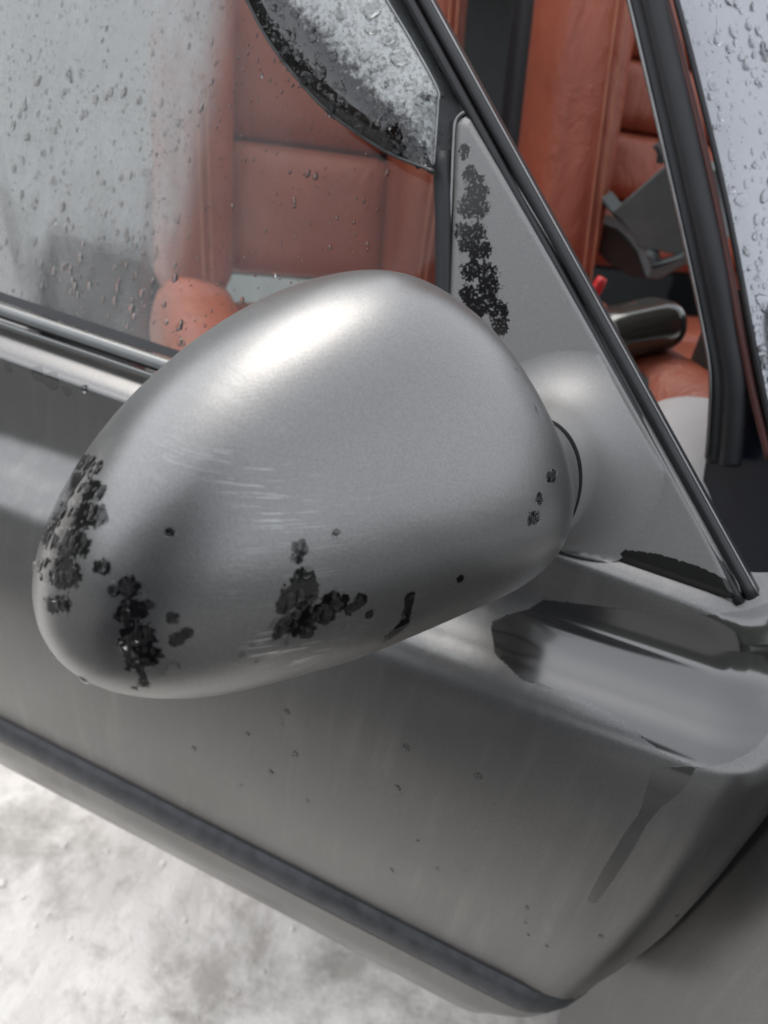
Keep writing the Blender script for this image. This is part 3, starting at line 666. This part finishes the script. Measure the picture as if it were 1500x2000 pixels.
# body weatherstrip: a fat rubber seal with lips
wp = spline(np.array([(-0.2197, 0.735, 1.1982), (-0.1334, 0.7, 1.0863), (-0.093, 0.685, 1.0289), (-0.0594, 0.67, 0.9785), (-0.0264, 0.655, 0.9286), (0.0069, 0.64, 0.8776), (0.0351, 0.63, 0.8325), (0.0541, 0.622, 0.7992), (0.0662, 0.618, 0.7655), (0.075, 0.616, 0.7353)]), 80)
bs = sweep('body_seal', wp, [(-.0145, .000), (-.0135, .005), (-.009, .0075), (-.003, .0085), (.001, .006), (.003, .0015), (.006, .004), (.010, .003), (.012, -.003), (.010, -.010), (-.012, -.010)], 'matte', car, label='thick black rubber door seal on the body')
tube('seal_edge', wp + np.array((-.0128, -.003, .002)), .0012, 'bead', bs)
# seat-belt side sill panel and grey dash end
ds = []
dc = Vector((0.0829, 0.74, 0.6834))
for i in range(24):
    a = i / 23 * math.pi / 2
    for k_ in range(40):
        b = 2 * math.pi * k_ / 40
        ds.append(dc + Vector((math.cos(b) * .085 * math.sin(a), math.sin(b) * .11 * math.sin(a), .06 * math.cos(a) - .0)))
for k_ in range(40):
    b = 2 * math.pi * k_ / 40; ds.append(dc + Vector((math.cos(b) * .09, math.sin(b) * .115, -.10)))
mk('dash_end_cover', ds, grid_faces(25, 40, True), 'dash', car, label='pale grey rounded dash end')

# --- cabin
def seat(name, base, label, k=1.0, npad=6, cz=0.0):
    s = empty(name, base, car); s['label'] = label
    b = Vector(base); yaw = math.atan2(CF.x, -CF.y)
    def mw(u, f, z, tilt=0.0, roll=0.0, yw=0.0):
        # local axes: x across (image right), y forwards (out of the backrest), z up
        R = Matrix((CS, CF, Vector((0, 0, 1)))).transposed().to_4x4()
        return Matrix.Translation(b + CS * u + CF * f + Vector((0, 0, z))) @ R @ Matrix.Rotation(tilt, 4, 'X') @ Matrix.Rotation(roll, 4, 'Y') @ Matrix.Rotation(yw, 4, 'Z')
    tl = math.radians(16); mw0 = mw
    def mw(u, f, z, **q): return mw0(u * k, f, z, **q)
    dirz = math.cos(tl); dirf = -math.sin(tl)
    def back(u, v, o, **q): return mw(u, v * dirf + o * dirz, v * dirz + o * math.sin(tl), tilt=tl, **q)
    for i in range(npad):
        ph_ = .51 / npad; v = .0125 + ph_ * (i + .5); rounded_box('backrest_pad', .27 * k, .06, ph_ - .002, 'leather', s, back(0, v, .0), puff=.012, rad=.018)
    for sgn_ in (-1, 1):
        rounded_box('side_bolster', .092, .12, .60, 'leather', s, back(sgn_ * .182, .27, .022, yw=sgn_ * .22), puff=.022, rad=.042, n=16)
        rounded_box('cushion_bolster', .11, .50, .12, 'leather', s, mw(sgn_ * .185, .28, -.055 + cz, roll=-sgn_ * .2), puff=.0, rad=.05, n=14)
        for q in (-.006, .006):
            tube('stitch_line', spline([back(sgn_ * (.168 + .012 * math.sin(vv * 5)) + q, vv, .098 + .012 * math.sin(vv * 5.2)).translation for vv in np.linspace(-.02, .55, 10)], 40), .0016, 'stitch', s, up=tuple(CF), n=6)
    rounded_box('backrest_top', .46 * k, .12, .16, 'leather', s, back(0, .63, -.01), puff=.02, rad=.05, n=14)
    rounded_box('backrest_shell', .46 * k, .05, .66, 'trim', s, back(0, .34, -.06), rad=.02)
    for i in range(4): rounded_box('cushion_pad', .28 * k, .112, .09, 'leather', s, mw(0, .07 + .115 * i, -.085 + cz), rad=.02)
    rounded_box('headrest', .26, .10, .17, 'leather', s, back(0, .82, .0), puff=.02, rad=.045)
    return s
sB = seat('seat', (-0.0463, 1.2, 0.7406), 'red leather front seat with padded channels seen through the gap beside the door')
sA = seat('seat', (-0.4993, 1.0, 0.6526), 'red leather front seat behind the fogged window', .86, 3, .022)
# far side, roof and floor of the cabin close the space
f0 = Vector((0, .0, 0))
def bodyp(f, s, z): p = HG + CF * f + CS * s; return (p.x, p.y, z)
quad('far_door_trim', [bodyp(.2, 1.45, .25), bodyp(-2.2, 1.45, .25), bodyp(-2.2, 1.40, 1.05), bodyp(.2, 1.40, 1.05)], 'trim')
quad('rear_trim', [bodyp(-2.0, 0, .25), bodyp(-2.0, 1.5, .25), bodyp(-2.0, 1.5, 1.45), bodyp(-2.0, 0, 1.45)], 'midgrey')
quad('roof', [bodyp(-1.15, .12, 1.38), bodyp(-1.15, 1.30, 1.38), bodyp(-2.1, 1.30, 1.40), bodyp(-2.1, .10, 1.40)], 'liner')
quad('cabin_floor', [bodyp(.3, .0, .30), bodyp(.3, 1.5, .30), bodyp(-2.2, 1.5, .30), bodyp(-2.2, .0, .30)], 'trim')

# side of the cabin behind the near seat
def block(name, pts, dv, mat, label=None):
    a = np.array(pts); n = len(a); V = np.vstack([a, a + np.array(dv)])
    Fc = [tuple(range(n))[::-1], tuple(range(n, 2 * n))] + [(i, (i + 1) % n, n + (i + 1) % n, n + i) for i in range(n)]
    return mk(name, V, Fc, mat, car, smooth=False, bev=.008, label=label)
block('rear_side_panel', [(-1.7606, 1.42, 1.1276), (-0.6893, 1.42, 1.2178), (-0.5525, 1.42, 0.3356), (-2.0993, 1.42, -0.1498)], (-.05, .10, 0), 'sidegrey')
block('rear_armrest', [(-1.323, 1.3, 0.4811), (-1.178, 1.3, 0.5025), (-0.9972, 1.3, 0.5221), (-0.9848, 1.3, 0.2881), (-1.3337, 1.3, 0.1828)], (-.02, .08, 0), 'trim')
block('door_pillar_trim', [(-1.4242, 1.22, 0.7306), (-1.319, 1.22, 0.7488), (-1.232, 1.22, 0.2134), (-1.4419, 1.22, 0.1488)], (-.03, .06, 0), 'dash')
block('seat_belt', [(-0.8966, 1.16, 0.7208), (-0.8756, 1.16, 0.725), (-0.8832, 1.16, 0.5776), (-0.9005, 1.16, 0.3345), (-0.93, 1.16, 0.3254), (-0.9077, 1.16, 0.5717)], (0, .004, 0), 'belt_web')
# buckle, shift knob and loose grey plastic part
kb = Vector((-0.0319, 0.84, 0.7602))
R_ = Matrix((CS, CF, Vector((0, 0, 1)))).transposed().to_4x4()
rounded_box('shift_knob', .10, .075, .05, 'gloss', car, Matrix.Translation(kb) @ Matrix.Rotation(math.radians(-20), 4, 'Y') @ Matrix.Rotation(.6, 4, 'Z'), puff=.01, rad=.024, n=12)
rounded_box('belt_buckle', .010, .012, .026, 'redp', car, Matrix.Translation(Vector((-0.0875, 0.92, 0.7733))) @ R_ @ Matrix.Rotation(.3, 4, 'Y'), rad=.004, n=4)
for (pp, w_, d_, h_, mt) in ((0.0593, 0.86, 0.7484), .04, .05, .13, 'dgrey'), ((0.0264, 0.84, 0.7067), .17, .06, .045, 'dgrey'):
    rounded_box('centre_console', w_, d_, h_, mt, car, Matrix.Translation(Vector(pp)) @ R_, rad=.015, n=6)

# ------------------------------------------------------------------ loose plastic part lying on the seat
bk = empty('plastic_bracket', (-0.0453, 1.05, 0.7693)); tag(bk, 'loose grey plastic trim piece lying on the red leather seat', 'bracket')
def pr_(name, pts, depth, y, mat, bev=.003):
    a = np.array([D_ for D_ in pts]); n = len(a); dv = np.array((.2, .9, .25)) * depth
    V = np.vstack([a, a + dv]); Fc = [tuple(range(n))[::-1], tuple(range(n, 2 * n))] + [(i, (i + 1) % n, n + (i + 1) % n, n + i) for i in range(n)]
    return mk(name, V, Fc, mat, bk, smooth=False, bev=bev)
pr_('panel', [(-0.1339, 1.04, 0.8514), (-0.1234, 1.04, 0.8507), (-0.1084, 1.04, 0.8395), (-0.1042, 1.04, 0.8446), (-0.0644, 1.04, 0.9011), (-0.0079, 1.04, 0.908), (0.031, 1.04, 0.8364), (0.0149, 1.04, 0.8235), (-0.0063, 1.04, 0.8062), (-0.0378, 1.04, 0.8067), (-0.0587, 1.04, 0.8029), (-0.0699, 1.04, 0.8077), (-0.0763, 1.04, 0.8174), (-0.0915, 1.04, 0.8188), (-0.0997, 1.04, 0.8305), (-0.1192, 1.04, 0.8413)], .03, 0, 'grey')
pr_('foot', [(-0.056, 1.03, 0.8039), (-0.0445, 1.03, 0.8017), (-0.04, 1.03, 0.7903), (-0.0129, 1.03, 0.8093), (-0.0085, 1.03, 0.8225), (0.0144, 1.03, 0.8339), (0.0196, 1.03, 0.8232), (-0.0007, 1.03, 0.8092), (-0.0014, 1.03, 0.8029), (-0.0292, 1.03, 0.7753), (-0.0432, 1.03, 0.7736), (-0.0435, 1.03, 0.7894)], .025, 0, 'grey')
pr_('back_clip', [(-0.1319, 1.07, 0.8132), (-0.124, 1.07, 0.8201), (-0.0998, 1.07, 0.8173), (-0.0836, 1.07, 0.8083), (-0.0665, 1.07, 0.7963), (-0.0431, 1.07, 0.7661), (-0.0657, 1.07, 0.7637), (-0.0989, 1.07, 0.7721), (-0.1163, 1.07, 0.7844)], .03, 0, 'dgrey')
pr_('hook', [(-0.0884, 1.06, 0.9161), (-0.0815, 1.06, 0.9192), (-0.0716, 1.06, 0.9081), (-0.0679, 1.06, 0.8992), (-0.0775, 1.06, 0.8984), (-0.08, 1.06, 0.9093)], .02, 0, 'dgrey', .002)

# ------------------------------------------------------------------ water
# on the mirror
NE2 = -E2
for (a, b, r, ln, an) in [(0.1042, -0.0207, 0.00182, 1.2, 0), (0.1006, -0.0538, 0.00208, 1.5, -0.4), (0.0919, -0.0614, 0.00234, 1.6, -0.5), (0.074, -0.0607, 0.00234, 1.4, -0.2), (0.0649, -0.0533, 0.00234, 1.0, 0), (0.0763, -0.0627, 0.00156, 1, 0.3), (0.0934, -0.0, 0.00208, 1.3, 0), (0.0872, 0.0086, 0.0013, 1.5, 0.4), (0.0855, 0.0084, 0.0013, 1.8, 1.0), (0.0836, 0.0166, 0.00234, 1.5, 0.2), (0.0976, -0.0096, 0.00156, 2.2, 0.5), (0.0937, -0.0092, 0.0013, 2, 0.6), (0.0919, -0.0091, 0.00156, 1.8, 0.6), (0.0977, -0.0194, 0.0013, 1.8, 0.4), (0.0962, -0.0292, 0.00156, 1.6, 0.5), (0.0982, -0.0298, 0.0013, 1.6, 0.4), (0.0983, -0.0195, 0.00104, 2.4, 0.6), (0.0931, -0.0185, 0.0013, 1.7, 0.7), (0.1052, -0.0436, 0.00104, 2, 0.2), (0.0789, -0.0327, 0.00156, 2.0, 0.2), (0.0769, -0.0411, 0.0013, 2.4, 0.1), (0.0758, -0.0405, 0.00156, 2.2, 0.1), (0.0779, -0.0417, 0.00104, 2, 0.3), (0.0683, -0.056, 0.0013, 1.2, 0), (0.0666, -0.0547, 0.00104, 2, 0), (0.0616, -0.0412, 0.0013, 1, 0), (0.0265, -0.0323, 0.00208, 1.2, 0.8), (0.0291, -0.0435, 0.00182, 1.2, 0.4), (0.0312, -0.0467, 0.00156, 1.2, 0.3), (0.0193, -0.0466, 0.00156, 1.6, 0.5), (0.0171, -0.0412, 0.0013, 2, 0.4), (0.0131, -0.0431, 0.0013, 1.8, 0.3), (0.0039, -0.0391, 0.00156, 1.6, 0.3), (0.0042, -0.0424, 0.0013, 1.6, 0.3), (0.0046, -0.0465, 0.00104, 2, 0.4), (0.0261, -0.0489, 0.00104, 1.6, 0.3), (0.0267, -0.0499, 0.00104, 1.4, 0.3), (0.0425, -0.0518, 0.00104, 2, 0.2), (0.0394, -0.048, 0.00104, 1.6, 0.2), (0.037, -0.0554, 0.00078, 1.2, 0), (-0.0198, -0.0477, 0.00104, 1.5, 0.5), (-0.0916, 0.0, 0.00156, 1.2, 0), (-0.1314, -0.0129, 0.0013, 1.2, 0), (-0.0837, 0.0447, 0.00104, 1.4, 0.5), (-0.0914, 0.0277, 0.00156, 1.5, 0.4), (-0.0198, -0.0477, 0.00104, 2, 0.5)]:
    h_ = shell_bv.ray_cast(MC + E1 * a + E3 * b + E2 * .3, NE2, 1.0)
    if h_[0] is not None:
        nn = h_[1] if h_[1].dot(E2) > 0 else -h_[1]; place_drop(h_[0], nn, r, smir, ln, an, .8)
fine = []
for (a, b, r) in MW:
    for _ in range(int(3 + r * 1500)):
        q = random.random() ** .5 * r; w_ = random.uniform(0, 6.28); a2, b2 = a + q * math.cos(w_), b + q * math.sin(w_)
        h_ = shell_bv.ray_cast(MC + E1 * a2 + E3 * b2 + E2 * .3, NE2, 1.0)
        if h_[0] is not None:
            nn = h_[1] if h_[1].dot(E2) > 0 else -h_[1]; fine.append((h_[0], nn, min(.0019, .0007 * math.exp(random.gauss(0, .5))), random.uniform(.9, 2.0), random.uniform(-.6, .6), .8))
drops_stuff('fine_water_drops', fine, smir)
# on the plate: a few beads in the wet patches
scatter(plate_bv, [(x + random.uniform(-1, 1) * r * .8, z + random.uniform(-1, 1) * r * .8, random.uniform(.0004, .0009), 1.2, random.uniform(0, 6), .6) for (x, z, r) in PWET for _ in range(2)], smir, .0012, 'plate_water_drops')
# on the deflector
it = []
def on_sheet(i, j):
    i0 = int(i); j_ = j * (NW - 1); v = np.array(defl.data.vertices[i0 * NW + int(j_)].co) + (1.0 * (np.array(defl.data.vertices[i0 * NW + min(NW - 1, int(j_) + 1)].co) - np.array(defl.data.vertices[i0 * NW + int(j_)].co)) * (j_ - int(j_))); return v
for (px, pz, r, ln) in [(-0.2319, 0.9909, 0.00578, 1.3), (-0.2162, 0.9781, 0.0051, 1.3), (-0.2165, 0.9636, 0.0051, 1.2), (-0.2061, 0.9681, 0.00578, 1.2), (-0.2264, 0.966, 0.00374, 1.2), (-0.2519, 0.9528, 0.00408, 1.2), (-0.2701, 0.9585, 0.00306, 1.2), (-0.2788, 0.9823, 0.00442, 0.7), (-0.2478, 0.9851, 0.00306, 1.3), (-0.264, 0.9465, 0.00374, 1.3), (-0.2278, 0.9797, 0.00408, 0.8), (-0.1864, 0.9523, 0.00476, 0.8), (-0.1962, 0.9473, 0.00408, 0.7), (-0.1829, 0.936, 0.00544, 1.1), (-0.2141, 0.9434, 0.00374, 0.8), (-0.2364, 0.9473, 0.0034, 0.7), (-0.2344, 0.9404, 0.00306, 0.8), (-0.2413, 0.9357, 0.00408, 1.7), (-0.2049, 0.9364, 0.00306, 1.6), (-0.2016, 0.9312, 0.00306, 1.3), (-0.2182, 0.9253, 0.00408, 1), (-0.1993, 0.9215, 0.0034, 1), (-0.1858, 0.9255, 0.00238, 1.2), (-0.2059, 0.9541, 0.0034, 1.3), (-0.1942, 0.9552, 0.00442, 0.9), (-0.1827, 0.946, 0.00306, 0.8), (-0.1786, 0.9439, 0.00272, 0.8), (-0.3071, 0.9737, 0.00374, 1.6), (-0.2808, 0.9568, 0.00306, 2.2), (-0.2908, 0.9721, 0.00272, 0.9), (-0.2951, 0.982, 0.00306, 0.8), (-0.2767, 0.9684, 0.00238, 1.3), (-0.2623, 0.9698, 0.00306, 1.0), (-0.2624, 0.9763, 0.00272, 1.2), (-0.2361, 0.9723, 0.00272, 1), (-0.2503, 0.9659, 0.00238, 1), (-0.2455, 0.9618, 0.00272, 1), (-0.2288, 0.96, 0.00272, 1), (-0.2548, 0.9751, 0.00238, 1), (-0.2176, 0.9916, 0.00306, 1.2), (-0.1737, 0.9391, 0.00272, 1), (-0.1752, 0.9312, 0.00272, 1.3), (-0.1755, 0.9202, 0.00306, 1.5), (-0.1901, 0.918, 0.00272, 1)]:
    it.append((px, pz, r, ln, random.uniform(-.4, .4), .85))
for _ in range(1900):
    i = random.uniform(20, 119); j = random.random() ** 1.3
    v = on_sheet(i, j); r = min(.0030, .00055 * math.exp(random.gauss(0, .6)) * (1.4 if random.random() < .3 else 1)); it.append((v[0], v[2], r, random.uniform(.8, 1.6), random.uniform(-.7, .7), .9))
scatter(defl_bv, it, defl, .0016, 'fine_water_drops')
it = []
for _ in range(160):
    i = random.randrange(25, 119); t = random.random(); v = crease[i] * (1 - t) + flan[i] * t; it.append((v[0], v[2], random.uniform(.0004, .0016), random.uniform(.8, 1.8), random.uniform(-.6, .6), .6))
scatter(fl_bv, it, defl, .0015, 'flange_water_drops')
# on the window
it = []
WD = [(-0.4751, 0.799), (-0.4523, 0.7816), (-0.4587, 0.8163), (-0.4654, 0.7842), (-0.4424, 0.8162), (-0.4171, 0.7791), (-0.4025, 0.7726), (-0.3919, 0.7845), (-0.3619, 0.7961), (-0.37, 0.7854), (-0.4672, 0.8447), (-0.4965, 0.869), (-0.4719, 0.8781), (-0.479, 0.8609), (-0.4539, 0.8283), (-0.4804, 0.8245), (-0.4481, 0.8131), (-0.4265, 0.7705), (-0.4334, 0.7794), (-0.4299, 0.797), (-0.4295, 0.8063), (-0.393, 0.8235), (-0.401, 0.8217), (-0.4572, 0.92), (-0.4668, 0.9167), (-0.4312, 0.9076), (-0.4275, 0.9116), (-0.4469, 0.8947), (-0.5034, 0.8882), (-0.4949, 0.907), (-0.4397, 0.9044), (-0.4685, 0.9181), (-0.4166, 0.9134), (-0.3443, 0.8025), (-0.3465, 0.8109), (-0.3773, 0.7964), (-0.3321, 0.7719), (-0.3442, 0.771), (-0.3293, 0.7608), (-0.3763, 0.7728), (-0.3728, 0.7681), (-0.2584, 0.8905), (-0.2524, 0.8902), (-0.3878, 0.8012), (-0.4719, 0.7835), (-0.4612, 0.7689), (-0.4447, 0.7861), (-0.4373, 0.7859), (-0.4302, 0.7763), (-0.5071, 0.8823), (-0.5047, 0.8451), (-0.4939, 0.8291)]
for (x, z) in WD: it.append((x, z, random.uniform(.0015, .0027), random.uniform(1.2, 2.0), random.uniform(-.2, .2), 1.0))
for _ in range(2400):
    x = random.uniform(-.56, -.20); z = random.uniform(-.24, .03) + Z0; k_ = 1 if x < -.36 else .55
    if random.random() < (.3 if x > -.36 else 0): continue
    it.append((x, z, min(.0019, .00055 * math.exp(random.gauss(0, .5)) * (k_ ** .3)), random.uniform(1.0, 2.2), random.uniform(-.3, .3), .9))
scatter(pane_bv, it, pane, .0013, 'fine_water_drops')
# on the pillar
it = []
for _ in range(1700):
    i = random.uniform(0, 58.9); i0 = int(i); t = random.random() ** 1.2 * .5; fi = i - i0; p = (ip[i0] * (1 - fi) + ip[i0 + 1] * fi) * (1 - t) + (op[i0] * (1 - fi) + op[i0 + 1] * fi) * t
    it.append((p[0], p[2], min(.0065, .0011 * math.exp(random.gauss(0, .7))), random.uniform(.8, 1.5), random.uniform(-.6, .6), .85))
rest = []
pil_n = 0
for (x, z, r, ln, an, fl_) in it:
    h_ = pil_bv.ray_cast(Vector((x, -.6, z)), Vector((0, 1, 0)), 4.0)
    if h_[0] is None: continue
    nn = h_[1] if h_[1].z > 0 else -h_[1]
    if r > .0024: place_drop(h_[0], nn, r, pil, ln, an, fl_)
    else: rest.append((h_[0], nn, r, ln, an, fl_))
drops_stuff('fine_water_drops', rest, pil)
# on the door
DD = []
for _ in range(110):
    x = random.uniform(-.34, .08); z = random.uniform(-.60, -.40) + Z0
    DD.append((x, z, min(.0016, .0006 * math.exp(random.gauss(0, .4))), random.uniform(1, 1.6), random.uniform(-.5, .5), .8))
scatter(door_bv, DD, door, .0012, 'door_water_drops')
scatter(door_bv, [(x, z, r * random.uniform(.6, .9), 1.3, random.uniform(-.5, .5), .6) for (x, z, r) in SPOT if r < .0036], door, .0009, 'fine_water_drops')
